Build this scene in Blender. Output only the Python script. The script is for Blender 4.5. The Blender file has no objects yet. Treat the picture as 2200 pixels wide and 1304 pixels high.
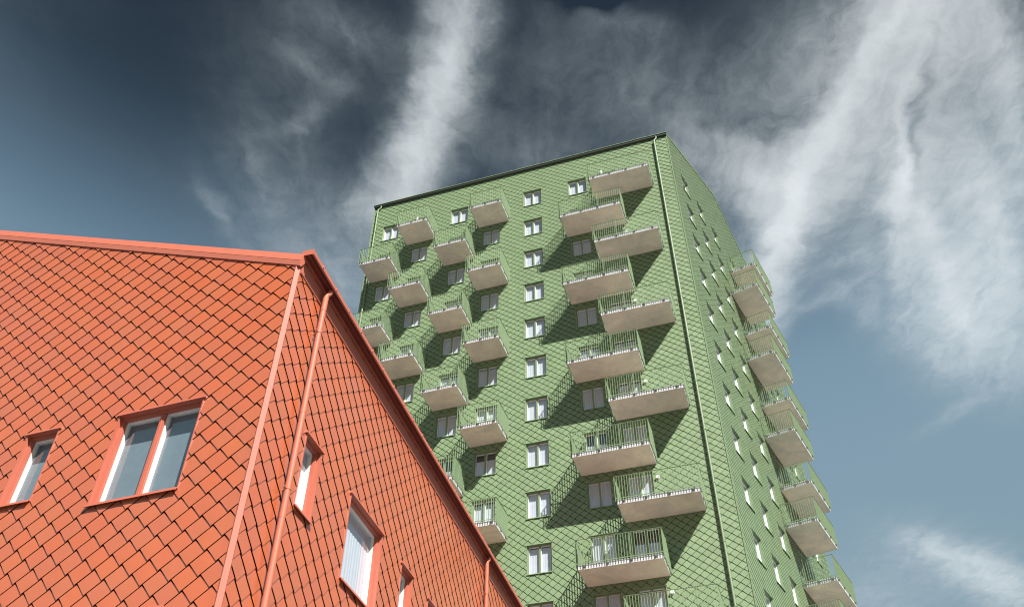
import bpy, math, random
from mathutils import Vector, Matrix
random.seed(11)
rad = math.radians
S = bpy.context.scene
COL = S.collection

# ------------------------------------------------------------------ camera
CAM_POS = Vector((0.0, 0.0, 1.6))
PITCH, ROLL, FPX = rad(43.188), rad(0.22334), 1919.654
_f = Vector((0, math.cos(PITCH), math.sin(PITCH)))
_u = Vector((0, -math.sin(PITCH), math.cos(PITCH)))
_r = Vector((1, 0, 0))
C_R = math.cos(ROLL) * _r + math.sin(ROLL) * _u
C_U = -math.sin(ROLL) * _r + math.cos(ROLL) * _u
C_F = _f
cd = bpy.data.cameras.new("camera")
cam = bpy.data.objects.new("camera", cd)
COL.objects.link(cam)
cd.sensor_width = 36.0
cd.lens = 36.0 * FPX / 2200.0
cd.clip_start, cd.clip_end = 0.1, 5000.0
cam.matrix_world = Matrix((
    (C_R.x, C_U.x, -C_F.x, CAM_POS.x),
    (C_R.y, C_U.y, -C_F.y, CAM_POS.y),
    (C_R.z, C_U.z, -C_F.z, CAM_POS.z),
    (0, 0, 0, 1)))
S.camera = cam

# ------------------------------------------------------------------ light and exposure
SUN_EL, SUN_AZ = rad(45.5), rad(151.2)          # azimuth clockwise from +Y
sun_dir = Vector((math.sin(SUN_AZ) * math.cos(SUN_EL), math.cos(SUN_AZ) * math.cos(SUN_EL), math.sin(SUN_EL)))
ld = bpy.data.lights.new("sun", 'SUN')
ld.energy, ld.angle, ld.color = 5.0, rad(0.5), (1.0, 0.955, 0.89)
sun = bpy.data.objects.new("sun", ld)
COL.objects.link(sun)
sun.rotation_euler = sun_dir.to_track_quat('Z', 'Y').to_euler()

S.view_settings.view_transform = 'Standard'
S.view_settings.look = 'None'
S.view_settings.gamma = 1.0
S.view_settings.use_curve_mapping = False
S.view_settings.exposure = 1.35
S.cycles.pixel_filter_type = 'BLACKMAN_HARRIS'
S.cycles.filter_width = 1.1


class NT:
    """small helper for node trees"""
    def __init__(s, tree):
        s.t = tree
        tree.nodes.clear()

    def n(s, typ, inp=None, **kw):
        nd = s.t.nodes.new(typ)
        for k, v in kw.items():
            setattr(nd, k, v)
        for k, v in (inp or {}).items():
            so = nd.inputs[k]
            if hasattr(v, 'is_output') or isinstance(v, bpy.types.NodeSocket):
                s.t.links.new(v, so)
            else:
                so.default_value = v
        return nd

    def math(s, op, a, b=None, c=None, clamp=False):
        nd = s.t.nodes.new('ShaderNodeMath')
        nd.operation = op
        nd.use_clamp = clamp
        for i, v in enumerate((a, b, c)):
            if v is None:
                continue
            if isinstance(v, bpy.types.NodeSocket):
                s.t.links.new(v, nd.inputs[i])
            else:
                nd.inputs[i].default_value = v
        return nd.outputs[0]

    def vec(s, op, a, b=None, scale=None):
        nd = s.t.nodes.new('ShaderNodeVectorMath')
        nd.operation = op
        for i, v in enumerate((a, b)):
            if v is None:
                continue
            if isinstance(v, bpy.types.NodeSocket):
                s.t.links.new(v, nd.inputs[i])
            else:
                nd.inputs[i].default_value = v
        if scale is not None:
            if isinstance(scale, bpy.types.NodeSocket):
                s.t.links.new(scale, nd.inputs['Scale'])
            else:
                nd.inputs['Scale'].default_value = scale
        return nd.outputs['Value' if op in ('LENGTH', 'DOT_PRODUCT') else 'Vector']

    def mix(s, fac, a, b, blend='MIX'):
        nd = s.t.nodes.new('ShaderNodeMix')
        nd.data_type = 'RGBA'
        nd.blend_type = blend
        for i, v in ((0, fac), (6, a), (7, b)):
            if isinstance(v, bpy.types.NodeSocket):
                s.t.links.new(v, nd.inputs[i])
            else:
                nd.inputs[i].default_value = v
        return nd.outputs[2]

    def rng(s, v, a, b, c, d, smooth=True):
        nd = s.t.nodes.new('ShaderNodeMapRange')
        nd.interpolation_type = 'SMOOTHSTEP' if smooth else 'LINEAR'
        s.t.links.new(v, nd.inputs[0])
        for i, x in enumerate((a, b, c, d)):
            nd.inputs[i + 1].default_value = x
        return nd.outputs[0]

    def noise(s, vec, scale, detail=6, rough=0.55, dist=0.0, lac=2.0):
        nd = s.n('ShaderNodeTexNoise', {'Vector': vec, 'Scale': scale, 'Detail': detail,
                                        'Roughness': rough, 'Distortion': dist, 'Lacunarity': lac})
        return nd


# ------------------------------------------------------------------ sky
# Clear Nishita sky under a layer of cirrus.  The clouds are laid out on a flat layer one unit above
# the ground (p = direction.xy / direction.z), so they keep their places when the camera moves.
#SKYBEGIN
SKY_STRENGTH = 0.0715
# cirrus patches: centre on the layer, two rows of the patch's inverse axes, density
CLOUDS = [
    (-0.078, 0.558, -2.05, 14.39, 28.99, 3.82, 0.72),
    (-0.091, 0.643, -1.33, 15.78, 31.66, 5.99, 0.66),
    (-0.116, 0.723, -1.72, 14.01, 32.12, 9.49, 0.62),
    (-0.146, 0.803, 0.08, 15.87, 24.42, 9.65, 0.80),
    (-0.186, 0.873, -4.60, 15.51, 14.10, 8.50, 0.50),
    (-0.236, 0.610, 9.06, 3.76, -5.37, 12.82, 0.13),
    (-0.333, 0.813, 1.98, 8.73, 12.59, -2.20, 0.15),
    (-0.428, 0.870, 12.63, 19.60, 75.10, -20.52, 0.20),
    (-0.270, 1.032, 7.86, 1.05, -4.66, 8.67, 0.36),
    (-0.294, 0.739, 5.00, 10.31, 18.13, -4.98, 0.06),
    (-0.275, 0.701, 17.57, -8.58, 39.39, 55.61, 0.16),
    (-0.356, 0.796, 4.43, 19.76, 64.97, -3.99, 0.14),
    (0.047, 0.642, 8.33, -0.28, 0.05, 10.32, 0.09),
    (0.150, 0.649, 9.92, 0.59, -3.55, 12.81, 0.13),
    (0.019, 0.769, 8.90, 2.25, -5.84, 19.12, 0.18),
    (0.239, 0.721, 9.94, 4.00, -6.56, 11.88, 0.17),
    (0.479, 0.549, -3.09, 13.15, 15.09, 2.03, 0.42),
    (0.453, 0.676, -2.95, 8.07, 17.07, 3.30, 0.46),
    (0.430, 0.835, -4.76, 7.96, 16.01, 5.33, 0.42),
    (0.420, 0.996, -1.86, 7.82, 29.74, -1.82, 0.95),
    (0.555, 0.834, 0.04, 8.20, 29.72, -5.78, 0.42),
    (0.621, 0.985, 2.85, 4.60, 9.85, -8.24, 0.50),
    (0.644, 0.758, 0.02, 3.79, 9.69, -5.84, 0.72),
    (0.593, 0.580, 2.34, 8.41, 17.19, -15.07, 0.30),
    (0.425, 0.759, -4.23, 10.57, 11.79, 2.20, 0.20),
    (0.805, 1.139, 7.77, -1.32, -4.49, 7.73, 0.52),
    (0.331, 0.809, 10.78, 2.15, -7.09, 18.25, 0.42),
    (0.813, 1.372, 10.74, -8.49, 30.36, 21.21, 0.28),
    (1.151, 2.026, 6.95, -3.70, -4.22, 8.58, 0.85),
    (0.920, 2.156, 7.73, -2.31, -1.89, 5.28, 0.32),
    (1.011, 1.888, 8.75, -0.79, -14.38, 26.36, 0.30),
    (0.366, 1.028, 4.91, 7.56, 21.86, -12.61, 0.28),
    (0.356, 0.627, -4.43, 9.64, 11.66, 4.36, 0.22),
    (0.456, 0.568, -6.52, 15.69, 84.79, 25.34, 0.30),
    (0.431, 0.698, -5.11, 10.87, 56.86, 15.09, 0.32),
    (0.418, 0.852, -4.48, 9.72, 62.31, 6.93, 0.34),
    (0.530, 0.735, 0.05, 10.72, 143.05, -31.11, 0.32),
    (0.544, 0.843, -1.73, 12.96, 80.76, -15.24, 0.34),
    (0.603, 0.897, 3.92, 7.39, 53.23, -32.11, 0.22),
    (0.713, 1.048, 6.12, 3.04, 41.77, -36.14, 0.26),
    (0.710, 0.887, 3.55, 4.77, 43.90, -30.42, 0.22),
    (0.501, 1.060, 16.05, -11.16, 39.35, 37.35, 0.22),
    (0.520, 0.965, 15.45, -11.44, 33.49, 46.54, 0.20),
    (0.658, 0.682, 2.78, 6.41, 58.21, -35.41, 0.20),
    (0.359, 0.813, 19.46, 1.03, -17.59, 48.02, 0.30),
    (0.315, 0.760, 11.41, 5.88, -21.02, 67.12, 0.22),
    (0.379, 0.880, 16.72, 8.06, -25.50, 29.56, 0.26),
    (0.728, 1.189, 9.29, 1.14, -25.11, 33.08, 0.18),
    (0.672, 0.906, 3.63, 2.70, 17.13, -13.68, 0.16),
    (0.557, 1.071, 11.96, 4.78, -42.33, 46.68, 0.16),
    (0.259, 0.768, 21.09, 8.01, -34.64, 89.86, 0.14),
    (-0.246, 0.637, 19.33, 14.15, -42.60, 49.45, 0.16),
    (-0.196, 0.571, 18.40, 10.67, -13.63, 31.65, 0.14),
    (0.130, 0.569, 14.78, 4.26, -12.03, 62.60, 0.14),
    (0.094, 0.539, 29.71, -2.00, 0.20, 47.27, -0.22),
    (0.544, 0.720, -2.32, 10.57, 154.10, -31.45, -0.30),
    (0.572, 1.241, 2.36, 5.22, 12.74, -9.22, -0.14),
    (0.586, 1.027, 3.27, 6.90, 88.66, -43.56, -0.16),
]
W = bpy.data.worlds.new("World")
S.world = W
W.use_nodes = True
w = NT(W.node_tree)
sky = w.n('ShaderNodeTexSky', sky_type='NISHITA', sun_disc=False, sun_elevation=SUN_EL, sun_rotation=SUN_AZ)
tc = w.n('ShaderNodeTexCoord')
sep = w.n('ShaderNodeSeparateXYZ', {0: tc.outputs['Generated']})
zc = w.math('MAXIMUM', sep.outputs[2], 0.06)
lay = w.n('ShaderNodeCombineXYZ', {0: w.math('DIVIDE', sep.outputs[0], zc), 1: w.math('DIVIDE', sep.outputs[1], zc), 2: 0.0}).outputs[0]
# deep, polarised blue-grey that darkens with height
ramp = w.n('ShaderNodeValToRGB', {0: sep.outputs[2]})
cr = ramp.color_ramp
cr.interpolation = 'B_SPLINE'
for i, (pos, c) in enumerate(((0.0, (0.80, 0.74, 0.56)), (0.40, (0.93, 0.88, 0.645)), (0.60, (0.95, 0.92, 0.675)), (0.68, (0.56, 0.58, 0.455)), (0.77, (0.072, 0.074, 0.065)), (0.90, (0.10, 0.102, 0.088)))):
    e = cr.elements[i] if i < 2 else cr.elements.new(pos)
    e.position = pos
    e.color = (*c, 1)
# hold the glow round the sun back to what the film could take
lum = w.vec('DOT_PRODUCT', sky.outputs[0], (0.25, 0.65, 0.10))
hold = w.math('MULTIPLY', w.math('POWER', w.math('DIVIDE', 1.35, w.math('MAXIMUM', lum, 0.3)), 0.65), 1.42)
clear = w.mix(1.0, w.vec('SCALE', sky.outputs[0], None, hold), ramp.outputs[0], 'MULTIPLY')
# wind-torn edges: warp the layer before laying the patches out
n1 = w.noise(lay, 4.0, 4, 0.55).outputs['Color']
n2 = w.noise(lay, 15.0, 5, 0.6).outputs['Color']
warp = w.vec('ADD', w.vec('SCALE', w.vec('SUBTRACT', n1, (0.5, 0.5, 0.5)), None, 0.085), w.vec('SCALE', w.vec('SUBTRACT', n2, (0.5, 0.5, 0.5)), None, 0.05))
lw = w.vec('MULTIPLY', w.vec('ADD', lay, warp), (1, 1, 0))
cov = None
for cx, cy, a, b, c, d, wt in CLOUDS:
    q = w.vec('SUBTRACT', lw, (cx, cy, 0))
    u_ = w.vec('DOT_PRODUCT', q, (a, b, 0))
    v_ = w.vec('DOT_PRODUCT', q, (c, d, 0))
    r2 = w.math('MULTIPLY_ADD', u_, u_, w.math('MULTIPLY', v_, v_))
    g_ = w.math('MULTIPLY', w.math('EXPONENT', w.math('MULTIPLY', r2, -0.8)), wt)
    cov = g_ if cov is None else w.math('ADD', cov, g_)
base = w.noise(lw, 0.9, 3, 0.5).outputs['Fac']
cov = w.math('ADD', cov, w.rng(base, 0.45, 0.85, 0.0, 0.22))
cov = w.math('MAXIMUM', cov, 0.0)
# fibres, drawn out along the wind
rot = w.n('ShaderNodeMapping', {0: lw, 2: (0, 0, rad(-8)), 3: (2.8, 0.9, 1.0)})
f1 = w.noise(rot.outputs[0], 6.5, 11, 0.66, 0.7).outputs['Fac']
f2 = w.noise(lw, 26.0, 9, 0.66, 0.35).outputs['Fac']
fib = w.math('ADD', w.math('MULTIPLY', w.math('SUBTRACT', f1, 0.5), 1.35), w.math('MULTIPLY', w.math('SUBTRACT', f2, 0.5), 1.05))
soft = w.math('MINIMUM', w.math('MULTIPLY', cov, 2.0), 1.0)
den = w.math('ADD', cov, w.math('MULTIPLY', fib, w.math('MULTIPLY', soft, 0.62)))
den = w.math('MAXIMUM', den, 0.0)
den = w.math('SUBTRACT', 1.0, w.math('EXPONENT', w.math('MULTIPLY', den, -1.12)))
cloudcol = w.mix(den, (1.78, 2.28, 2.56, 1), (5.35, 5.6, 5.7, 1))
col = w.mix(den, clear, cloudcol)
bg = w.n('ShaderNodeBackground', {'Color': col, 'Strength': SKY_STRENGTH})
wo = w.n('ShaderNodeOutputWorld', {'Surface': bg.outputs[0]})
#SKYEND


# ------------------------------------------------------------------ materials
MATS = {}


def new_mat(name):
    m = bpy.data.materials.new(name)
    m.use_nodes = True
    MATS[name] = m
    return m, NT(m.node_tree)


def painted_metal(name, col, rough=0.42, var=0.10, pillow=0.25, spec=0.5):
    """coil-coated sheet metal: each sheet a touch different, slightly oil-canned"""
    m, t = new_mat(name)
    geo = t.n('ShaderNodeNewGeometry')
    oi = t.n('ShaderNodeObjectInfo')
    tc = t.n('ShaderNodeTexCoord')
    rnd = t.math('FRACT', t.math('ADD', geo.outputs['Random Per Island'], oi.outputs['Random']))
    rnd2 = t.math('FRACT', t.math('MULTIPLY', rnd, 7.31))
    big = t.noise(geo.outputs['Position'], 0.35, 3, 0.5).outputs['Fac']
    streak = t.noise(t.vec('MULTIPLY', geo.outputs['Position'], (3.0, 3.0, 0.25)), 1.6, 5, 0.6).outputs['Fac']
    v = t.math('ADD', t.math('MULTIPLY', t.math('SUBTRACT', rnd, 0.5), var),
               t.math('ADD', t.math('MULTIPLY', t.math('SUBTRACT', big, 0.5), var * 0.9),
                      t.math('MULTIPLY', t.math('SUBTRACT', streak, 0.5), var * 0.7)))
    v = t.math('ADD', 1.0, v)
    hsv = t.n('ShaderNodeHueSaturation', {'Color': (*col, 1), 'Hue': t.rng(rnd2, 0, 1, 0.4985, 0.5015, False),
                                          'Saturation': t.rng(rnd, 0, 1, 0.98, 1.02, False), 'Value': v})
    wob = t.noise(geo.outputs['Position'], 2.6, 2, 0.4).outputs['Fac']
    fine = t.noise(geo.outputs['Position'], 60, 3, 0.5).outputs['Fac']
    bmp = t.n('ShaderNodeBump', {'Strength': pillow, 'Distance': 0.03,
                                 'Height': t.math('ADD', wob, t.math('MULTIPLY', fine, 0.01))})
    p = t.n('ShaderNodeBsdfPrincipled', {'Base Color': hsv.outputs[0], 'Roughness': t.rng(rnd2, 0, 1, rough - 0.06, rough + 0.06, False),
                                         'Specular IOR Level': spec, 'Normal': bmp.outputs[0]})
    t.n('ShaderNodeOutputMaterial', {'Surface': p.outputs[0]})
    return m


def plain(name, col, rough=0.5, spec=0.5, metal=0.0, var=0.12, scale=4.0):
    m, t = new_mat(name)
    geo = t.n('ShaderNodeNewGeometry')
    nz = t.noise(geo.outputs['Position'], scale, 5, 0.6).outputs['Fac']
    c = t.mix(nz, (*[x * (1 - var) for x in col], 1), (*[min(1, x * (1 + var)) for x in col], 1))
    p = t.n('ShaderNodeBsdfPrincipled', {'Base Color': c, 'Roughness': rough, 'Specular IOR Level': spec, 'Metallic': metal})
    t.n('ShaderNodeOutputMaterial', {'Surface': p.outputs[0]})
    return m


def concrete(name, col):
    m, t = new_mat(name)
    geo = t.n('ShaderNodeNewGeometry')
    oi = t.n('ShaderNodeObjectInfo')
    pos = t.vec('ADD', geo.outputs['Position'], t.vec('SCALE', (7.0, 3.0, 5.0), None, t.math('MULTIPLY', oi.outputs['Random'], 9.0)))
    a = t.noise(pos, 0.9, 6, 0.62, 0.6).outputs['Fac']
    b = t.noise(t.vec('MULTIPLY', pos, (1, 1, 4)), 4.5, 6, 0.7, 0.8).outputs['Fac']
    cpit = t.noise(pos, 38, 3, 0.6).outputs['Fac']
    v = t.math('ADD', t.math('MULTIPLY', t.math('SUBTRACT', a, 0.5), 0.85), t.math('MULTIPLY', t.math('SUBTRACT', b, 0.5), 0.42))
    v = t.math('ADD', v, t.rng(cpit, 0.62, 0.74, 0.0, -0.12))
    v = t.math('ADD', v, t.math('MULTIPLY', t.math('SUBTRACT', oi.outputs['Random'], 0.5), 0.12))
    hsv = t.n('ShaderNodeHueSaturation', {'Color': (*col, 1), 'Saturation': t.rng(a, 0.3, 0.7, 0.8, 1.25, False), 'Value': t.math('ADD', 1.0, v)})
    bmp = t.n('ShaderNodeBump', {'Strength': 0.25, 'Distance': 0.01, 'Height': b})
    p = t.n('ShaderNodeBsdfPrincipled', {'Base Color': hsv.outputs[0], 'Roughness': 0.85, 'Normal': bmp.outputs[0]})
    t.n('ShaderNodeOutputMaterial', {'Surface': p.outputs[0]})
    return m


def glass(name, tint):
    m, t = new_mat(name)
    geo = t.n('ShaderNodeNewGeometry')
    oi = t.n('ShaderNodeObjectInfo')
    wob = t.noise(t.vec('ADD', geo.outputs['Position'], t.vec('SCALE', (3.0, 5.0, 7.0), None, oi.outputs['Random'])), 0.9, 1, 0.3).outputs['Fac']
    bmp = t.n('ShaderNodeBump', {'Strength': 0.12, 'Distance': 0.02, 'Height': wob})
    cosi = t.math('ABSOLUTE', t.vec('DOT_PRODUCT', geo.outputs['Incoming'], bmp.outputs[0]))
    fr = t.math('MULTIPLY_ADD', t.math('POWER', t.math('SUBTRACT', 1.0, cosi, clamp=True), 5.0), 0.88, 0.12)
    tr = t.n('ShaderNodeBsdfTransparent', {'Color': (*tint, 1)})
    gl = t.n('ShaderNodeBsdfGlossy', {'Color': (0.95, 0.97, 1, 1), 'Roughness': 0.01, 'Normal': bmp.outputs[0]})
    mx = t.n('ShaderNodeMixShader', {0: fr, 1: tr.outputs[0], 2: gl.outputs[0]})
    t.n('ShaderNodeOutputMaterial', {'Surface': mx.outputs[0]})
    return m


GREEN = (0.140, 0.200, 0.107)
RED = (0.352, 0.090, 0.038)
M_GT = painted_metal('green_tile_paint', GREEN, 0.40, 0.13, 0.24)
M_GP = painted_metal('green_trim_paint', (0.146, 0.208, 0.114), 0.42, 0.06, 0.05)
M_RAIL = painted_metal('green_rail_paint', (0.14, 0.20, 0.11), 0.45, 0.03, 0.0)
M_GPIPE = painted_metal('green_pipe_paint', (0.135, 0.185, 0.11), 0.55, 0.05, 0.05, 0.3)
M_RPIPE = painted_metal('red_pipe_paint', (0.36, 0.105, 0.062), 0.55, 0.05, 0.05, 0.25)
M_RCORN = painted_metal('red_corner_paint', (0.36, 0.10, 0.066), 0.62, 0.05, 0.05, 0.22)
M_RT = painted_metal('red_tile_paint', RED, 0.27, 0.09, 0.34, 1.0)
M_RP = painted_metal('red_trim_paint', (0.345, 0.092, 0.056), 0.48, 0.06, 0.12, 0.6)
M_GD = plain('shade_dark_green_metal', (0.018, 0.026, 0.019), 0.6, 0.3)  # shade of the unlit eave underside put into the soffit and gutter colour
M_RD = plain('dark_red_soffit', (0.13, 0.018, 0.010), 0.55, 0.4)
M_GB = plain('green_backing', (0.014, 0.022, 0.014), 0.8, 0.2)
M_RB = plain('red_backing', (0.035, 0.006, 0.003), 0.8, 0.2)
M_CON = concrete('balcony_concrete', (0.57, 0.515, 0.445))
M_STEEL = plain('galvanised_steel', (0.44, 0.45, 0.46), 0.5, 0.5, 0.0, 0.08, 9)
M_CLAMP = plain('clamp_steel', (0.10, 0.12, 0.10), 0.5, 0.5, 0.3)
M_WHITE = plain('white_paint', (0.66, 0.66, 0.65), 0.35, 0.5, 0, 0.03)
M_GLASS = glass('window_glass', (0.86, 0.89, 0.90))
M_CURT = plain('white_curtain', (0.50, 0.52, 0.57), 0.9, 0.1, 0, 0.08, 6)
M_GCURT = plain('grey_curtain', (0.15, 0.195, 0.225), 0.9, 0.1, 0, 0.15, 6)
M_ROOM = plain('room_interior', (0.10, 0.10, 0.105), 0.9, 0.1)
M_LAMP = plain('lamp_housing', (0.5, 0.52, 0.52), 0.4, 0.5)
M_LAMPD = plain('lamp_housing_dark', (0.05, 0.06, 0.055), 0.5, 0.5)
M_ROOF = plain('roof_sheet_green', (0.11, 0.17, 0.10), 0.5, 0.4)
M_ROOFR = plain('roof_sheet_red', (0.16, 0.05, 0.035), 0.5, 0.4)


# ------------------------------------------------------------------ mesh helpers
class MB:
    def __init__(s):
        s.v, s.f, s.m = [], [], []

    def face(s, pts, mi=0):
        i = len(s.v)
        s.v += [tuple(p) for p in pts]
        s.f.append(tuple(range(i, i + len(pts))))
        s.m.append(mi)

    def box(s, x0, x1, y0, y1, z0, z1, mi=0):
        i = len(s.v)
        s.v += [(x0, y0, z0), (x1, y0, z0), (x1, y1, z0), (x0, y1, z0), (x0, y0, z1), (x1, y0, z1), (x1, y1, z1), (x0, y1, z1)]
        for q in ((0, 3, 2, 1), (4, 5, 6, 7), (0, 1, 5, 4), (1, 2, 6, 5), (2, 3, 7, 6), (3, 0, 4, 7)):
            s.f.append(tuple(i + k for k in q))
            s.m.append(mi)

    def prism(s, prof, a, b, mi=0):
        """prof: list of (y,z) run along x from a to b, capped"""
        n = len(prof)
        i = len(s.v)
        s.v += [(a, y, z) for y, z in prof] + [(b, y, z) for y, z in prof]
        for k in range(n):
            l = (k + 1) % n
            s.f.append((i + k, i + l, i + n + l, i + n + k))
            s.m.append(mi)
        s.f.append(tuple(i + k for k in range(n - 1, -1, -1)))
        s.m.append(mi)
        s.f.append(tuple(i + n + k for k in range(n)))
        s.m.append(mi)

    def tube(s, path, r, n=14, mi=0):
        path = [Vector(p) for p in path]
        rings = []
        for j, p in enumerate(path):
            a = path[max(j - 1, 0)]
            b = path[min(j + 1, len(path) - 1)]
            d = (b - a).normalized()
            e = Vector((1, 0, 0)) if abs(d.x) < 0.9 else Vector((0, 1, 0))
            x = d.cross(e).normalized()
            y = d.cross(x)
            i = len(s.v)
            for k in range(n):
                an = 2 * math.pi * k / n
                s.v.append(tuple(p + r * (math.cos(an) * x + math.sin(an) * y)))
            rings.append(i)
        for a, b in zip(rings, rings[1:]):
            for k in range(n):
                l = (k + 1) % n
                s.f.append((a + k, a + l, b + l, b + k))
                s.m.append(mi)
        s.f.append(tuple(rings[0] + k for k in range(n - 1, -1, -1)))
        s.m.append(mi)
        s.f.append(tuple(rings[-1] + k for k in range(n)))
        s.m.append(mi)

    def mesh(s, name, mats, smooth=False, bevel=0):
        me = bpy.data.meshes.new(name)
        me.from_pydata(s.v, [], s.f)
        for m in (mats if isinstance(mats, (list, tuple)) else [mats]):
            me.materials.append(m)
        if any(s.m):
            me.polygons.foreach_set('material_index', s.m)
        if smooth:
            me.polygons.foreach_set('use_smooth', [True] * len(s.f))
            if smooth != 'all':
                me.set_sharp_from_angle(angle=rad(40))
        me.update()
        return me


def obj(name, mesh, parent=None, loc=(0, 0, 0), rz=0.0, label=None, kind=None):
    o = bpy.data.objects.new(name, mesh)
    COL.objects.link(o)
    o.parent = parent
    o.location = loc
    o.rotation_euler = (0, 0, rz)
    if label:
        o['label'] = label
    if kind:
        o['kind'] = kind
    return o


def thing(name, label, cat, loc):
    o = bpy.data.objects.new(name, None)
    COL.objects.link(o)
    o.location = loc
    o['label'] = label
    o['category'] = cat
    return o


def azdir(a):
    return Vector((math.sin(a), math.cos(a), 0))


class Face:
    """A wall's own frame: x to the right seen from outside, y into the wall, z up."""
    def __init__(s, origin, az, root):
        s.o = Vector(origin)
        s.t = azdir(az)
        s.n = Vector((s.t.y, -s.t.x, 0))
        s.rz = math.atan2(s.t.y, s.t.x)
        s.root = root

    def loc(s, x, y, z):
        return s.o + s.t * x - s.n * y + Vector((0, 0, z)) - s.root.location

    def world(s, x, y, z):
        return s.o + s.t * x - s.n * y + Vector((0, 0, z))

    def add(s, name, mesh, x=0, y=0, z=0, **k):
        return obj(name, mesh, s.root, s.loc(x, y, z), s.rz, **k)


def project(p):
    d = p - CAM_POS
    z = d.dot(C_F)
    if z < 0.1:
        return None
    return (1100 + FPX * d.dot(C_R) / z, 652 - FPX * d.dot(C_U) / z)


# ------------------------------------------------------------------ shingle cladding
TA, TB = 0.2375, 0.19335          # half diagonals of a shingle's visible diamond


def clip(poly, nx, nz, c):
    """keep the part of a polygon with nx*x+nz*z <= c"""
    out = []
    n = len(poly)
    for i in range(n):
        p, q = poly[i], poly[(i + 1) % n]
        dp, dq = nx * p[0] + nz * p[1] - c, nx * q[0] + nz * q[1] - c
        if dp <= 0:
            out.append(p)
        if (dp < 0 < dq) or (dq < 0 < dp):
            k = dp / (dp - dq)
            out.append((p[0] + k * (q[0] - p[0]), p[1] + k * (q[1] - p[1])))
    return out if len(out) >= 3 else []


def area(poly):
    return 0.5 * abs(sum(a[0] * b[1] - b[0] * a[1] for a, b in zip(poly, poly[1:] + poly[:1])))


def minus_rect(polys, r):
    x0, x1, z0, z1 = r
    out = []
    for p in polys:
        xs = [q[0] for q in p]
        zs = [q[1] for q in p]
        if max(xs) <= x0 or min(xs) >= x1 or max(zs) <= z0 or min(zs) >= z1:
            out.append(p)
            continue
        a = clip(p, 1, 0, x0)
        if a:
            out.append(a)
        b = clip(p, -1, 0, -x1)
        if b:
            out.append(b)
        mid = clip(clip(p, -1, 0, -x0) or [], 1, 0, x1) if clip(p, -1, 0, -x0) else []
        if mid:
            up = clip(mid, 0, -1, -z1)
            dn = clip(mid, 0, 1, z0)
            if up:
                out.append(up)
            if dn:
                out.append(dn)
    return [p for p in out if area(p) > 2e-4]


class Shingle:
    def __init__(s, h1, h2, ext, mirror=False, g1=0.0, g2=0.0):
        l = math.hypot(TA, TB)
        s.h1, s.h2 = h1, h2
        s.crown = 0.006
        s.al, s.be = (h2 - h1) / (2 * TA), -(h1 + h2) / (2 * TB)
        s.base = 0.004 + (abs(s.al) * TA + abs(s.be) * TB) / 1.0
        # upper edges stop short of the shingle above by an open joint: g1 at its lower left edge, g2 at its lower right
        e = 1.0 / (2 * TA * TB / l)
        pa, pb = 1 - g1 * e, 1 - g2 * e          # remaining length along the two edge directions
        P = lambda a, b: ((a - b) * TA, TB * (a + b) - TB)      # a along the lower right edge, b along the lower left edge
        tip = ((ext if mirror else -ext) * TA / l, -TB - ext * TB / l)
        s.poly = [P(pa, pb), P(0, pb), tip, P(pa, 0)]

    def depth(s, x, z):
        return s.base + s.al * x + s.be * z

    def emit(s, mb, poly, ox, oz, jx=0, jz=0, j0=0):
        """poly in tile coordinates, ccw seen from outside or cw; adds face plus skirt of the lower edges"""
        if sum(a[0] * b[1] - b[0] * a[1] for a, b in zip(poly, poly[1:] + poly[:1])) < 0:
            poly = poly[::-1]
        i = len(mb.v)
        n = len(poly)
        for x, z in poly:
            mb.v.append((ox + x, -(s.depth(x, z) + jx * x + jz * z + j0), oz + z))
        if n == 4 and poly_is_whole(poly):
            # a whole shingle is pressed sheet: slightly crowned in the middle
            x, z = 0.01, 0.015
            mb.v.append((ox + x, -(s.depth(x, z) + jx * x + jz * z + j0 + s.crown), oz + z))
            for k in range(n):
                mb.f.append((i + k, i + (k + 1) % n, i + n))
                mb.m.append(0)
        else:
            mb.f.append(tuple(range(i, i + n)))
            mb.m.append(0)


def poly_is_whole(poly):
    return area(poly) > 1.72 * TA * TB


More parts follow.
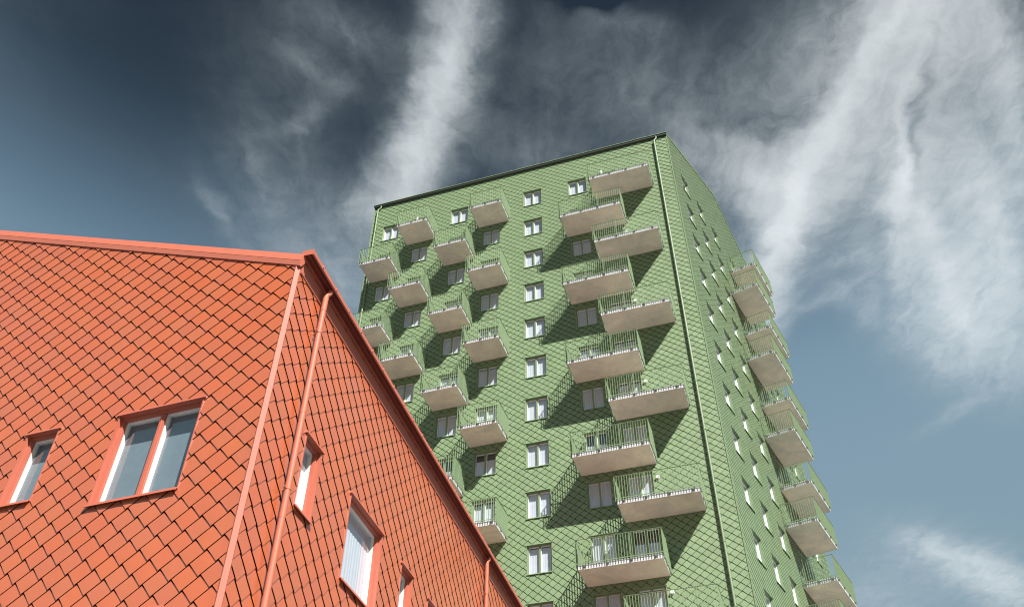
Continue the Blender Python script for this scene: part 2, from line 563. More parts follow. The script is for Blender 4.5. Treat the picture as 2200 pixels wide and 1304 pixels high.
def clad(face, wall, sh, phase, box, top_lines, holes, mat, rnd):
    """returns candidate list of (pixel size, centre, polygons, full?)"""
    px, pz = phase
    x0, x1, z0, z1 = box
    res = []
    i0, i1 = math.floor((x0 - px) / TA) - 1, math.ceil((x1 - px) / TA) + 1
    j0, j1 = math.floor((z0 - pz) / TB) - 1, math.ceil((z1 - pz) / TB) + 1
    for j in range(j0, j1 + 1):
        for i in range(i0, i1 + 1):
            if (i + j) % 2:
                continue
            cx, cz = px + i * TA, pz + j * TB
            poly = [(x + cx, z + cz) for x, z in sh.poly]
            full = True
            if cx - TA < x0:
                poly, full = clip(poly, -1, 0, -x0), False
            if poly and cx + TA > x1:
                poly, full = clip(poly, 1, 0, x1), False
            if poly and cz - TB * 1.2 < z0:
                poly, full = clip(poly, 0, -1, -z0), False
            for nx, nz, c in top_lines:
                if poly and max(nx * q[0] + nz * q[1] for q in poly) > c:
                    poly, full = clip(poly, nx, nz, c), False
            if not poly:
                continue
            polys = [poly]
            for r in holes:
                if cx + TA < r[0] or cx - TA > r[1] or cz + TB < r[2] or cz - TB * 1.2 > r[3]:
                    continue
                new = minus_rect(polys, r)
                if new != polys:
                    polys, full = new, False
            if not polys:
                continue
            polys = [[(x - cx, z - cz) for x, z in p] for p in polys]
            # size in the picture
            q = [project(face.world(cx + x, 0, cz + z)) for x, z in ((0, TB), (-TA, 0), (0, -TB), (TA, 0))]
            size = 0
            if all(q):
                mx, mz = sum(a[0] for a in q) / 4, sum(a[1] for a in q) / 4
                if -10 < mx < 2210 and -10 < mz < 1314:
                    size = area([tuple(a) for a in q]) * sum(area(p) for p in polys) / (2 * TA * TB)
            res.append((size, cx, cz, polys, full, wall, sh, mat))
    return res


def build_cladding(cands, limit, rnd):
    """the shingles that show largest become parts of their own, the rest of a wall is joined into one part"""
    cands.sort(key=lambda c: -c[0])
    shared = {}
    rest = {}
    for idx, (size, cx, cz, polys, full, wall, sh, mat) in enumerate(cands):
        jx, jz, j0 = rnd.gauss(0, 0.0035), rnd.gauss(0, 0.0035), rnd.uniform(0, 0.0015)
        if idx < limit and size > 0:
            if full:
                key = (id(sh), mat.name)
                if key not in shared:
                    mb = MB()
                    sh.emit(mb, sh.poly, 0, 0)
                    shared[key] = mb.mesh('tile', mat, 'all')
                me = shared[key]
            else:
                mb = MB()
                for p in polys:
                    sh.emit(mb, p, 0, 0)
                me = mb.mesh('cut_tile', mat)
            o = bpy.data.objects.new('tile', me)
            COL.objects.link(o)
            o.parent = wall
            o.location = (cx, -j0, cz)
            o.rotation_euler = (jz * 0.8, 0, jx * -0.8)
        else:
            mb = rest.setdefault(wall.name, (wall, mat, MB()))[2]
            for p in polys:
                sh.emit(mb, p, cx, cz, jx, jz, j0)
    for wall, mat, mb in rest.values():
        obj('tile_cladding', mb.mesh('tile_cladding', mat, 'all'), wall, kind='stuff')


def wall_panel(name, face, x0, x1, z0, z1, tops, holes, mat):
    """a wall sheet with real openings; tops: list of (x,z) roof line points from x0 to x1 above z1"""
    xs = sorted({x0, x1, *[h[0] for h in holes], *[h[1] for h in holes]})
    mb = MB()
    for a, b in zip(xs, xs[1:]):
        col = sorted([h for h in holes if h[0] <= a + 1e-6 and h[1] >= b - 1e-6], key=lambda h: h[2])
        z = z0
        for h in col:
            if h[2] > z + 1e-6:
                mb.face([(a, 0, z), (b, 0, z), (b, 0, h[2]), (a, 0, h[2])])
            z = max(z, h[3])
        if z1 > z:
            mb.face([(a, 0, z), (b, 0, z), (b, 0, z1), (a, 0, z1)])
    if tops:
        mb.face([(x0, 0, z1), (x1, 0, z1)] + [(x, 0, z) for x, z in reversed(tops)])
    return face.add(name, mb.mesh(name, mat))


# ------------------------------------------------------------------ windows
WIN_CACHE = {}


def window_meshes(w_, h, mull, paint, curt, key, handle=False, thin=1.0):
    if key in WIN_CACHE:
        return WIN_CACHE[key]
    D1, D2 = 0.085 * thin, 0.085 * thin + 0.100         # outer frame depth, glass depth
    P = -0.024                    # lining stands this far proud of the wall sheet
    fr, sa = 0.045, 0.020
    wm = MB()
    # lining (jambs, head, sill plate) and outer frame ring
    for y0, y1, i0 in ((P, D1, 0.0),):
        wm.face([(0, y0, 0), (0, y1, 0), (0, y1, h), (0, y0, h)])
        wm.face([(w_, y0, 0), (w_, y0, h), (w_, y1, h), (w_, y1, 0)])
        wm.face([(0, y0, h), (0, y1, h), (w_, y1, h), (w_, y0, h)])
        wm.face([(0, y0, 0), (w_, y0, 0), (w_, y1, 0), (0, y1, 0)])
    # narrow flange round the opening
    e = 0.022
    wm.box(-e, -0.0005, P - 0.006, 0.0, -0.0005, h)
    wm.box(w_ + 0.0005, w_ + e, P - 0.006, 0.0, -0.0005, h)
    # stepped frame
    wm.box(0.0008, fr, D1 - 0.03, D2 - 0.06, 0.0008, h - 0.0008)
    wm.box(w_ - fr, w_ - 0.0008, D1 - 0.03, D2 - 0.06, 0.0008, h - 0.0008)
    wm.box(fr, w_ - fr, D1 - 0.03, D2 - 0.06, h - fr, h - 0.0008)
    wm.box(fr, w_ - fr, D1 - 0.03, D2 - 0.06, 0.0008, fr)
    wm.box(fr, fr + 0.012, D1 - 0.012, D2 - 0.06, fr, h - fr)
    wm.box(w_ - fr - 0.012, w_ - fr, D1 - 0.012, D2 - 0.06, fr, h - fr)
    # dark room behind
    R = 0.9
    for q in ([(0, D2, 0), (0, R, 0), (0, R, h), (0, D2, h)], [(w_, D2, 0), (w_, D2, h), (w_, R, h), (w_, R, 0)],
              [(0, D2, h), (0, R, h), (w_, R, h), (w_, D2, h)], [(0, D2, 0), (w_, D2, 0), (w_, R, 0), (0, R, 0)],
              [(0, R, 0), (w_, R, 0), (w_, R, h), (0, R, h)]):
        wm.face(q, 1)
    # side walls between outer frame and glass plane so nothing is open
    out = {'window': wm.mesh('window', [paint, M_ROOM])}
    ml = 0.088
    bays = [(fr, w_ - fr)] if not mull else [(fr, w_ / 2 - ml / 2), (w_ / 2 + ml / 2, w_ - fr)]
    sm, gl, cm = MB(), [], MB()
    y0, y1 = D2 - 0.0595, D2 + 0.03
    for a, b in bays:
        sm.box(a, a + sa, y0, y1, fr, h - fr)
        sm.box(b - sa, b, y0, y1, fr, h - fr)
        sm.box(a + sa, b - sa, y0, y1, h - fr - sa, h - fr)
        sm.box(a + sa, b - sa, y0, y1, fr, fr + sa)
        g = MB()
        g.face([(a + sa, D2, fr + sa), (b - sa, D2, fr + sa), (b - sa, D2, h - fr - sa), (a + sa, D2, h - fr - sa)])
        gl.append(g.mesh('glass_pane', M_GLASS))
    # white jamb returns between the painted frame and the sash
    out['sash'] = sm.mesh('sash', M_WHITE)
    out['glass_pane'] = gl
    if mull:
        mm = MB()
        c = w_ / 2
        mm.box(c - ml / 2, c + ml / 2, D1 - 0.01, D2 + 0.03, 0.0012, h - 0.0012)
        mm.box(c - 0.012, c + 0.012, D1 - 0.022, D1 - 0.01, 0.0012, h - 0.0012)
        out['mullion'] = mm.mesh('mullion', paint)
    # head flashing with drip and the small upstand that tucks under the shingles
    hm = MB()
    hm.prism([(0.0, h + 0.055), (-0.052, h + 0.040), (-0.058, h + 0.002), (-0.046, h + 0.0005), (0.0, h + 0.001)], -0.055, w_ + 0.055)
    out['head_flashing'] = hm.mesh('head_flashing', paint)
    si = MB()
    si.prism([(D1 - 0.031, 0.03), (-0.070, -0.002), (-0.078, -0.046), (-0.066, -0.046), (-0.058, -0.014), (0.0, -0.003)], -0.024, w_ + 0.024)
    out['sill'] = si.mesh('sill', paint)
    # curtain with soft folds
    if curt:
        kind, x0, x1, zc0, zc1, mat = curt
        n = max(6, int((x1 - x0) / 0.035))
        pts = [(x0 + (x1 - x0) * k / n, D2 + (0.050 if kind == 'deep' else 0.034) + (0.0 if kind == 'deep' else 0.004) * math.sin(k * 1.9 + 0.7 * math.sin(k * 0.6))) for k in range(n + 1)]
        for (xa, ya), (xb, yb) in zip(pts, pts[1:]):
            cm.face([(xa, ya, zc0), (xb, yb, zc0), (xb, yb, zc1), (xa, ya, zc1)])
        out['curtain'] = cm.mesh('curtain', mat, True)
    WIN_CACHE[key] = out
    return out


def place_window(face, x, z, ms, name='window', label=None):
    o = face.add(name, ms['window'], x, 0, z, label=label)
    for k in ('sash', 'mullion', 'head_flashing', 'sill', 'curtain'):
        if k in ms:
            obj(k, ms[k], o)
    for g in ms['glass_pane']:
        obj('glass_pane', g, o)
    return o


# ------------------------------------------------------------------ ground
gm, t = new_mat('paving')
geo = t.n('ShaderNodeNewGeometry')
br = t.n('ShaderNodeTexBrick', {'Vector': geo.outputs['Position'], 'Color1': (0.10, 0.112, 0.122, 1), 'Color2': (0.115, 0.125, 0.135, 1),
                                'Mortar': (0.08, 0.075, 0.07, 1), 'Scale': 1.0, 'Mortar Size': 0.01, 'Brick Width': 0.8, 'Row Height': 0.4})
nz = t.noise(geo.outputs['Position'], 0.3, 6, 0.6).outputs['Fac']
pb = t.n('ShaderNodeBsdfPrincipled', {'Base Color': t.mix(0.35, br.outputs[0], t.mix(nz, (0.075, 0.085, 0.095, 1), (0.13, 0.142, 0.152, 1))), 'Roughness': 0.85})
t.n('ShaderNodeOutputMaterial', {'Surface': pb.outputs[0]})
mb = MB()
mb.face([(-1500, -1500, 0), (1500, -1500, 0), (1500, 1500, 0), (-1500, 1500, 0)])
obj('ground', mb.mesh('ground', gm), kind='structure')

# ================================================================== the green tower
H0, ST = 48.43, 2.9                       # head of the topmost windows, storey height
A1 = rad(-71.97103) + math.pi             # direction of the front, left to right
A2 = rad(31.15)                           # direction of the gable side, running back
UL, UR = -10.40, 10.80                    # ends of the front
DEP, RIDGE = 18.1, 9.99                   # depth of the gable side, place of the ridge
ZE, ZR, ZF = 50.80, 54.85, 51.60          # eave, ridge, far eave
Tt = azdir(A1)
P0 = Vector((0, 39.22839, 0))
corner = P0 + Tt * UR
tower = thing('green_tower', 'tall pale green tower clad in diamond metal shingles with staggered concrete balconies', 'apartment tower', corner)
FF = Face(P0, A1, tower)                  # front
FS = Face(corner, A2, tower)              # gable side
NF = 16

# openings
WW, WH = 1.22, 1.46
DH = 2.28
front_cols = [-9.49, -7.17, -4.40, -2.07, 0.80, 3.90, 5.88]
side_cols = [1.65, 4.31, 6.98, 15.05]
DOORX = 10.35


def floor_bal(k):
    """x-ranges of the balconies on storey k of the front"""
    if k % 2 == 0:
        return [(-7.50, -5.40), (-2.32, -0.22), (5.65, 9.42)]
    return [(-9.84, -7.74), (-4.66, -2.56), (3.65, 7.42)]


holes_f, holes_s = [], []
wins_f, wins_s = [], []
for k in range(NF):
    zt = H0 - k * ST
    for x in front_cols:
        door = any(a < x + 0.3 and x + WW - 0.3 < b for a, b in floor_bal(k))
        hh = DH if door else WH
        ww = 1.27 if x == 5.88 else WW
        holes_f.append((x, x + ww, zt - hh, zt))
        wins_f.append((k, x, zt - hh, ww, hh, door))
    for x in side_cols:
        holes_s.append((x, x + 1.15, zt - WH, zt))
        wins_s.append((k, x, zt - WH, 1.15, WH, False))
    holes_s.append((DOORX, DOORX + 1.25, zt - DH, zt))
    wins_s.append((k, DOORX, zt - DH, 1.25, DH, True))

wf = wall_panel('front_wall', FF, UL, UR, 0, ZE, None, holes_f, M_GB)
ws = wall_panel('gable_wall', FS, 0, DEP, 0, ZE - 0.3, [(0, ZE), (RIDGE, ZR), (DEP, ZF)], holes_s, M_GB)
# walls that face away
mb = MB()
bl = Tt * (UL - UR)
b0 = Vector((0, 0, 0))
t2 = azdir(A2) * DEP
pa, pb_, pc, pd = b0, bl, bl + t2, t2
mid = azdir(A2) * RIDGE
Z = lambda v, z: (v.x, v.y, z)
mb.face([Z(pc, 0), Z(pb_, 0), Z(pb_, ZE), Z(bl + mid, ZR), Z(pc, ZF)])
mb.face([Z(pd, 0), Z(pc, 0), Z(pc, ZF), Z(pd, ZF)])
obj('rear_wall', mb.mesh('rear_wall', M_GP), tower)

rnd = random.Random(5)
SH_G = Shingle(0.022, 0.011, 0.032, False, 0.036, 0.013)
SH_GS = Shingle(0.016, 0.008, 0.026, False, 0.030, 0.006)
sl1 = (ZR - ZE) / RIDGE
sl2 = (ZF - ZR) / (DEP - RIDGE)
cands = clad(FF, wf, SH_G, (0.38, 22.22 + TB), (UL + 0.05, UR - 0.05, 0.3, ZE - 0.02), [], holes_f, M_GT, rnd)
cands += clad(FS, ws, SH_GS, (0.20, 22.22 + TB), (0.05, DEP - 0.05, 0.3, ZR), [(-sl1, 1, ZE - 0.02), (-sl2, 1, ZR - sl2 * RIDGE - 0.02)], holes_s, M_GT, rnd)
build_cladding(cands, 300, rnd)

# corner flashings
cf = MB()
cf.box(UR - 0.025, UR + 0.03, -0.034, 0.0, 0, ZE - 0.05)
cf.box(UR + 0.0005, UR + 0.032, -0.0335, 0.055, 0, ZE - 0.05)
FF.add('corner_flashing', cf.mesh('corner_flashing', M_GP))
cf = MB()
cf.box(UL - 0.03, UL + 0.06, -0.034, 0.0, 0, ZE - 0.05)
FF.add('corner_flashing', cf.mesh('corner_flashing', M_GP))

# roof, eave gutter, verge flashing
mb = MB()
up = 0.10
oh = -FF.n * -0.20
e1 = Vector((0, 0, 0)) + FF.n * 0.19
mb.face([Z(e1 + Vector((0, 0, 0)), ZE + up), Z(mid, ZR + up), Z(bl + mid, ZR + up), Z(bl + e1, ZE + up)])
mb.face([Z(mid, ZR + up), Z(pd, ZF + up), Z(pc, ZF + up), Z(bl + mid, ZR + up)])
obj('roof', mb.mesh('roof', M_ROOF), tower)
g = MB()
g.prism([(0.0, ZE - 0.09), (0.0, ZE - 0.02), (-0.17, ZE - 0.02), (-0.17, ZE - 0.10), (-0.02, ZE - 0.14)], UL - 0.02, UR + 0.02)
FF.add('soffit', g.mesh('soffit', M_GD))
g = MB()
prof = [(-0.10 - 0.09 * math.cos(a), ZE + 0.06 - 0.10 * math.sin(a)) for a in [math.pi * i / 8 for i in range(9)]]
prof = [(y, z) for y, z in prof]
g.prism(prof, UL - 0.05, UR + 0.04)
FF.add('gutter', g.mesh('gutter', M_GD))
g = MB()
g.box(UL - 0.06, UR + 0.045, -0.212, -0.186, ZE + 0.058, ZE + 0.092)
FF.add('gutter_lip', g.mesh('gutter_lip', M_GP))
vf = MB()
for (xa, za), (xb, zb) in (((-0.10, ZE - 0.04), (RIDGE, ZR)), ((RIDGE, ZR), (DEP + 0.1, ZF - 0.04))):
    for y0, y1 in ((-0.055, 0.12),):
        pts = [(xa, za + 0.0), (xb, zb + 0.0), (xb, zb + 0.13), (xa, za + 0.13)]
        i = len(vf.v)
        vf.v += [(x, y0, z) for x, z in pts] + [(x, y1, z) for x, z in pts]
        for q in ((0, 1, 2, 3), (7, 6, 5, 4), (0, 4, 5, 1), (3, 2, 6, 7), (0, 3, 7, 4), (1, 5, 6, 2)):
            vf.f.append(tuple(i + c for c in q))
            vf.m.append(0)
FS.add('verge_flashing', vf.mesh('verge_flashing', M_GP))

# downpipes with swan necks
for x in (9.96, -10.08):
    d = MB()
    dx = 0.16 if x > 0 else 0.20
    d.tube([(x + dx, -0.12, ZE - 0.03), (x + dx, -0.12, ZE - 0.20), (x + dx - 0.02, -0.12, ZE - 0.27), (x + 0.02, -0.14, ZE - 0.42), (x, -0.155, ZE - 0.50), (x, -0.155, 0.1)], 0.055)
    dp = FF.add('downpipe', d.mesh('downpipe', M_GPIPE, True))
    c = MB()
    for zc in range(3, 50, 3):
        c.box(x - 0.063, x + 0.063, -0.22, 0.0, zc, zc + 0.03)
    obj('pipe_clip', c.mesh('pipe_clip', M_GP), dp)

# windows and doors
vis_bottom = 14.0
full = lambda w_, h: ('full', 0.05, w_ - 0.05, 0.03, h - 0.03, M_CURT)


def g_curtain(w_, h, v):
    if v == 0:
        return ('full', 0.05, w_ - 0.05, 0.02, h - 0.02, M_CURT)
    if v == 1:
        return ('full', 0.05, w_ - 0.05, 0.02, h * 0.93, M_CURT)
    return ('full', 0.05, w_ - 0.05, 0.02, h * 0.70, M_CURT)


for k, x, z, ww, hh, door in wins_f:
    v = rnd.choice((0, 0, 0, 1, 1, 2)) if x != 0.80 else rnd.choice((0, 0, 1))
    ms = window_meshes(ww, hh, True, M_GP, g_curtain(ww, hh, v), ('gf', ww, hh, v))
    place_window(FF, x, z, ms, 'balcony_door' if door else 'window')
for k, x, z, ww, hh, door in wins_s:
    v = rnd.choice((0, 0, 1))
    ms = window_meshes(ww, hh, door, M_GP, g_curtain(ww, hh, v), ('gs', ww, hh, v), thin=0.70)
    place_window(FS, x, z, ms, 'balcony_door' if door else 'window')

# ---- balconies
SLAB_T = 0.20
SLAB_B = H0 - 2.49                        # underside on storey 0
BAL = {}


def balcony_meshes(wd, dp):
    key = (round(wd, 3), dp)
    if key in BAL:
        return BAL[key]
    sl = MB()
    sl.box(0.012, wd - 0.012, -dp + 0.012, 0.0, 0, SLAB_T)
    # steel edge channel round the three free sides
    ec = MB()
    ec.box(0, wd, -dp, -dp + 0.0115, -0.006, SLAB_T + 0.012)
    ec.box(0, 0.0115, -dp + 0.012, -0.03, -0.006, SLAB_T + 0.012)
    ec.box(wd - 0.0115, wd, -dp + 0.012, -0.03, -0.006, SLAB_T + 0.012)
    # railing
    ra = MB()
    zt, zb = SLAB_T + 1.19, SLAB_T - 0.085
    off = 0.062
    xa, xb, yf = -off, wd + off, -dp - off
    ra.box(xa - 0.026, xb + 0.026, yf - 0.026, yf + 0.026, zt, zt + 0.012)
    ra.box(xa - 0.026, xa + 0.026, yf + 0.0265, -0.02, zt, zt + 0.012)
    ra.box(xb - 0.026, xb + 0.026, yf + 0.0265, -0.02, zt, zt + 0.012)
    zl = SLAB_T + 0.035
    ra.box(xa - 0.016, xb + 0.016, yf - 0.0045, yf + 0.0045, zl, zl + 0.035)
    ra.box(xa - 0.0045, xa + 0.0045, yf + 0.016, -0.03, zl, zl + 0.035)
    ra.box(xb - 0.0045, xb + 0.0045, yf + 0.016, -0.03, zl, zl + 0.035)
    n = round((xb - xa) / 0.122)
    for i in range(n + 1):
        x = xa + (xb - xa) * i / n
        ra.box(x - 0.0095, x + 0.0095, yf - 0.0155, yf + 0.0155, zb, zt - 0.0005)
    m = round((-0.04 - yf) / 0.122)
    for i in range(1, m + 1):
        y = yf + (-0.04 - yf) * i / m
        for x in (xa, xb):
            ra.box(x - 0.0155, x + 0.0155, y - 0.0095, y + 0.0095, zb, zt - 0.0005)
    po, cl = ra, MB()
    nb = 4 if wd > 3 else 3
    fr = [0.08 + 0.84 * i / (nb - 1) for i in range(nb)]
    for f in fr:
        x = wd * f
        po.box(x - 0.011, x + 0.011, yf - 0.021, yf + 0.021, SLAB_T - 0.13, zt - 0.001)
        cl.box(x - 0.045, x + 0.045, yf + 0.022, -dp - 0.0005, SLAB_T - 0.13, SLAB_T - 0.02)
        cl.box(x - 0.028, x + 0.028, yf - 0.03, yf + 0.0215, SLAB_T - 0.10, SLAB_T - 0.06)
    for f in (0.1, 0.5, 0.9):
        y = -dp * f
        for x, sg in ((xa, 1), (xb, -1)):
            po.box(x - 0.021, x + 0.021, y - 0.011, y + 0.011, SLAB_T - 0.13, zt - 0.001)
            lo, hi = sorted((x + sg * 0.022, x + sg * (off - 0.0005)))
            cl.box(lo, hi, y - 0.045, y + 0.045, SLAB_T - 0.13, SLAB_T - 0.02)
    BAL[key] = (sl.mesh('balcony', M_CON), ec.mesh('edge_channel', M_STEEL), ra.mesh('railing', M_RAIL), cl.mesh('clamps', M_CLAMP))
    return BAL[key]


def place_balcony(face, x0, x1, dp, z):
    sl, ec, ra, cl = balcony_meshes(x1 - x0, dp)
    b = face.add('balcony', sl, x0, -0.032, z)
    obj('edge_channel', ec, b)
    obj('railing', ra, b)
    obj('mounting_clamps', cl, b, kind='stuff')
    return b


def lamp_mesh(m):
    l = MB()
    l.tube([(0, -0.03, 0), (0, -0.055, 0)], 0.10, 16)
    l.tube([(0, -0.055, 0), (0, -0.10, 0), (0, -0.125, 0)], 0.085, 16)
    return l.mesh('wall_lamp', m, True)


lm = lamp_mesh(M_LAMP)
tall = MB()
tall.box(-0.05, 0.05, -0.13, -0.03, 0, 0.30)
tl = tall.mesh('wall_lamp', M_WHITE)
for k in range(NF - 1):
    z = SLAB_B - k * ST
    for a, b in floor_bal(k):
        place_balcony(FF, a, b, 1.75, z)
    a = 9.60 if k % 2 == 0 else 8.50
    place_balcony(FS, a, a + 3.70, 1.76, z)
    if k % 2 == 0 and k:
        FF.add('wall_lamp', lm, 7.40, 0, H0 - k * ST - 0.36)
FF.add('wall_lamp', tl, 6.23, 0, H0 - 0.12)
FF.add('wall_lamp', tl, -6.90, 0, H0 - 0.20)

# ================================================================== the red house
SC = 1.215
B1 = rad(-71.10) + math.pi
B2 = rad(15.10)
Q = Vector((-3.92241, 11.49944, 0))
house = thing('red_house', 'orange red shingle clad house with pink gable verge, eave gutter and downpipes', 'house', Q)
G1 = Face(Q, B1, house)                  # gable front, x runs from the left to the corner at 0
G2 = Face(Q, B2, house)                  # eave side, runs back from the corner
VS = 0.428
ZC = 13.42                               # height of the gable wall at the corner
RX = -10.5                               # ridge
h1 = [(-2.87, -1.24, 8.86, 10.57), (-4.79, -4.145, 9.19, 10.60)]
h2 = [(1.40, 2.01, 9.155, 10.54), (3.40, 5.02, 8.84, 10.52), (6.17, 6.83, 9.12, 10.47), (7.87, 9.49, 8.80, 10.45)]
LOW = [(x0 + 0.32, x1 + 0.32, z0 - 3.66 * i, z1 - 3.66 * i) for i in (1, 2) for x0, x1, z0, z1 in h1]
LOW2 = [(x0, x1, z0 - 3.66 * i, z1 - 3.66 * i) for i in (1, 2) for x0, x1, z0, z1 in h2]
a1, a2 = h1 + LOW, h2 + LOW2
w1 = wall_panel('gable_wall', G1, 2 * RX, 0, 0, ZC - 0.3, [(2 * RX, ZC), (RX, ZC - VS * RX), (0, ZC)], a1, M_RB)
w2 = wall_panel('side_wall', G2, 0, 26, 0, ZC, None, a2, M_RB)
SH_R = Shingle(0.015, 0.010, 0.042, False, 0.026, 0.010)
SH_RS = Shingle(0.012, 0.012, 0.038, True, 0.016, 0.010)
rnd = random.Random(9)
c1 = clad(G1, w1, SH_R, (-2.53, 8.30 + TB), (2 * RX + 0.05, -0.045, 1.0, ZC - VS * RX), [(VS, 1, ZC - 0.06), (-VS, 1, ZC - 2 * VS * RX - 0.06)], a1, M_RT, rnd)
c2 = clad(G2, w2, SH_RS, (0.225, 7.715 + TB), (0.055, 26, 1.0, 13.22), [], a2, M_RT, rnd)
build_cladding(c1 + c2, 300, rnd)

for i, (x0, x1, z0, z1) in enumerate(a1):
    ww, hh = x1 - x0, z1 - z0
    big = ww > 1
    cu = ('deep', 0.005, ww - 0.005, 0.005, hh - 0.005, M_GCURT)
    place_window(G1, x0, z0, window_meshes(ww, hh, big, M_RP, cu, ('r1', round(ww, 2), round(hh, 2))))
for i, (x0, x1, z0, z1) in enumerate(a2):
    ww, hh = x1 - x0, z1 - z0
    place_window(G2, x0, z0, window_meshes(ww, hh, False, M_RP, g_curtain(ww, hh, 0), ('r2', round(ww, 2), round(hh, 2))))

# corner flashing: a slim chamfered post
cf = MB()
cf.v = []
ang = G2.rz - G1.rz


def g2in1(x, y):
    p = G2.world(x, y, 0) - Q
    return (p.dot(G1.t), -p.dot(G1.n))


prof = [(-0.085, 0.0), (-0.085, -0.030), (0.0, -0.045), g2in1(0.0, -0.045), g2in1(0.10, -0.030), g2in1(0.10, 0.0)]
prof = [(-0.045, 0.0), (-0.045, -0.028), (-0.022, -0.038), g2in1(0.022, -0.038), g2in1(0.055, -0.028), g2in1(0.055, 0.0)]
n = len(prof)
i = 0
cf.v += [(x, y, 0) for x, y in prof] + [(x, y, ZC - 0.02) for x, y in prof]
for k in range(n):
    l = (k + 1) % n
    cf.f.append((k, l, n + l, n + k))
    cf.m.append(0)
cf.f.append(tuple(range(n, 2 * n)))
cf.m.append(0)
G1.add('corner_flashing', cf.mesh('corner_flashing', M_RCORN))

# verge flashing on the gable: two folded strips
vf = MB()


def strip(x0, x1, zoff, y0, dz0, y1, dz1):
    sgn = VS if x1 > RX + 0.01 and x0 >= RX - 0.01 else -VS
    zf = lambda x: ZC - VS * x if x >= RX else ZC - VS * (2 * RX - x)
    vf.face([(x0, y0, zf(x0) + dz0), (x1, y0, zf(x1) + dz0), (x1, y1, zf(x1) + dz1), (x0, y1, zf(x0) + dz1)])


for x0, x1 in ((RX, 0.06), (2 * RX - 0.1, RX)):
    strip(x0, x1, 0, 0.0, -0.118, -0.046, -0.122)
    strip(x0, x1, 0, -0.046, -0.122, -0.056, -0.006)
    strip(x0, x1, 0, -0.056, -0.006, -0.060, 0.002)
    strip(x0, x1, 0, -0.060, 0.002, -0.030, 0.188)
    strip(x0, x1, 0, -0.030, 0.188, 0.16, 0.188)
ze_ = ZC - VS * 0.06
vf.face([(0.06, y, ze_ + z) for y, z in ((0.0, -0.118), (-0.046, -0.122), (-0.056, -0.006), (-0.060, 0.002), (-0.030, 0.188), (0.16, 0.188))])
verge = G1.add('verge_flashing', vf.mesh('verge_flashing', M_RP))
# lapped joints of the verge sheets and of the corner post
for i in range(6):
    x = -1.62 - 2.0 * i
    if x < RX + 0.3:
        break
    jm = MB()
    for (y0, q0), (y1, q1) in zip(((-0.0485, -0.124), (-0.0585, -0.007), (-0.0628, 0.002)), ((-0.0585, -0.007), (-0.0628, 0.002), (-0.0325, 0.191))):
        jm.face([(x + e, y, ZC - VS * (x + e) + q) for e, y, q in ((0, y0, q0), (0.035, y0, q0), (0.035, y1, q1), (0, y1, q1))])
    obj('verge_joint', jm.mesh('verge_joint', M_RP), verge)

# roof sheets
mb = MB()
d2 = azdir(B2) * 26
x_e = G2.n * 0.20
r0 = G1.t * RX
rl = G1.t * (2 * RX)
zc = ZC + 0.13
mb.face([Z(x_e - azdir(B2) * 0.0, zc), Z(x_e + d2, zc), Z(r0 + d2, zc - VS * RX), Z(r0 - azdir(B2) * 0.0, zc - VS * RX)])
mb.face([Z(rl, zc), Z(r0, zc - VS * RX), Z(r0 + d2, zc - VS * RX), Z(rl + d2, zc)])
obj('roof', mb.mesh('roof', M_ROOFR), house)
mb = MB()
mb.face([Z(rl, 0), Z(rl, zc), Z(rl + d2, zc), Z(rl + d2, 0)])
mb.face([Z(d2, 0), Z(rl + d2, 0), Z(rl + d2, zc), Z(r0 + d2, zc - VS * RX), Z(d2, zc)])
obj('rear_wall', mb.mesh('rear_wall', M_RP), house)

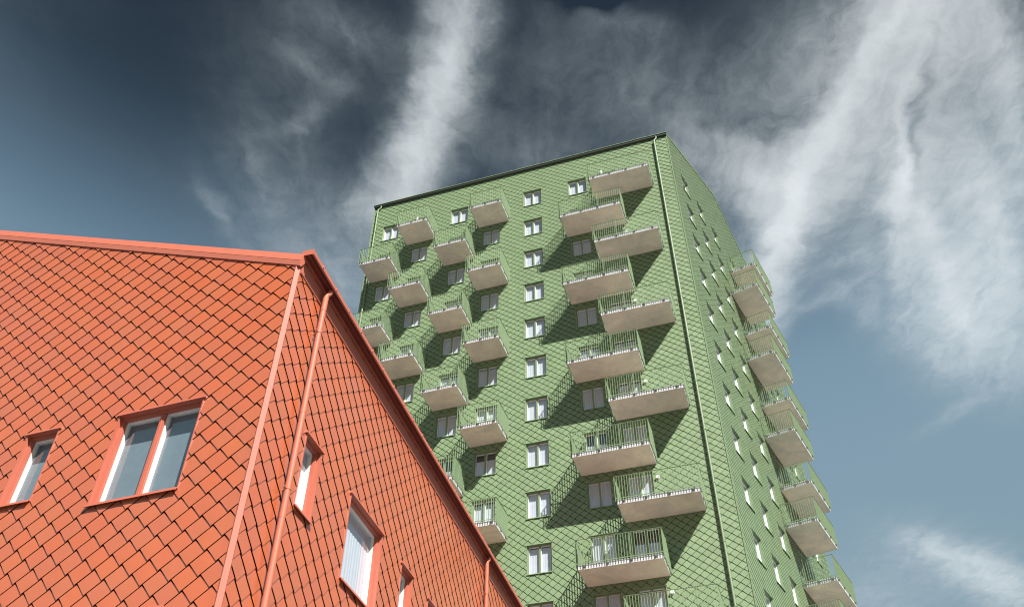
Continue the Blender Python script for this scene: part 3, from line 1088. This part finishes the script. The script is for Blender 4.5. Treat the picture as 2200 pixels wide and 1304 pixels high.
# eave of the side wall: frieze board, soffit panels, box gutter
fb = MB()
fb.prism([(0.0, 13.20), (-0.040, 13.20), (-0.046, 13.222), (-0.034, 13.23), (-0.034, 13.50), (0.0, 13.50)], 0.075, 26)
G2.add('frieze_board', fb.mesh('frieze_board', M_RP))
fb = MB()
fb.box(0.02, 26, -0.075, 0.0, 13.555, 13.572)
G2.add('eave_moulding', fb.mesh('eave_moulding', M_RP))
x = 0.03
pan = None
first = True
gap, pw = 0.008, 0.632
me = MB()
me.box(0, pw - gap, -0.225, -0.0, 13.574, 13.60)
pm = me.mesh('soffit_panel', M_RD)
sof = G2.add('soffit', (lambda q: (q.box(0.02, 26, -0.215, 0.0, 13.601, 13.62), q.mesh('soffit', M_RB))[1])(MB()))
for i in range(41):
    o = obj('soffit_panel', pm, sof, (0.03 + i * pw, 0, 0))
gt = MB()
gp = [(-0.2255, 13.575), (-0.235, 13.56), (-0.262, 13.572), (-0.262, 13.66), (-0.253, 13.66), (-0.253, 13.59), (-0.2255, 13.60)]
gt.prism(gp, 0.0, 26)
gt.box(0.0, 0.015, -0.25, -0.02, 13.574, 13.70)
gut = G2.add('gutter', gt.mesh('gutter', M_RP))
br = MB()
br.box(-0.012, 0.012, -0.275, -0.20, 13.662, 13.675)
br.box(-0.012, 0.012, -0.275, -0.2625, 13.60, 13.662)
bm_ = br.mesh('gutter_bracket', M_RP)
for i in range(41):
    obj('gutter_bracket', bm_, gut, (0.42 + 0.632 * i, 0, 0))

for x in (0.955, 12.05):
    d = MB()
    d.tube([(x + 0.06, -0.165, 13.56), (x + 0.05, -0.16, 13.50), (x, -0.125, 13.40), (x, -0.12, 13.30), (x, -0.12, 13.02), (x, -0.12, 0.1)], 0.052, 20)
    d.tube([(x, -0.12, 13.0), (x, -0.12, 13.36)], 0.0555, 20)
    for zz in (10.75, 8.75, 6.75, 4.75):
        d.tube([(x, -0.12, zz - 0.10), (x, -0.12, zz)], 0.0545, 20)
    dp = G2.add('downpipe', d.mesh('downpipe', M_RPIPE, True))
    for zz in (12.45, 9.15, 5.9, 2.6):
        c = MB()
        c.tube([(x, -0.12, zz), (x, -0.12, zz + 0.025)], 0.059, 20)
        c.box(x - 0.125, x - 0.04, -0.128, -0.112, zz + 0.002, zz + 0.022)
        c.box(x - 0.012, x + 0.012, -0.08, 0.0, zz + 0.002, zz + 0.022)
        obj('pipe_clip', c.mesh('pipe_clip', M_RPIPE), dp)
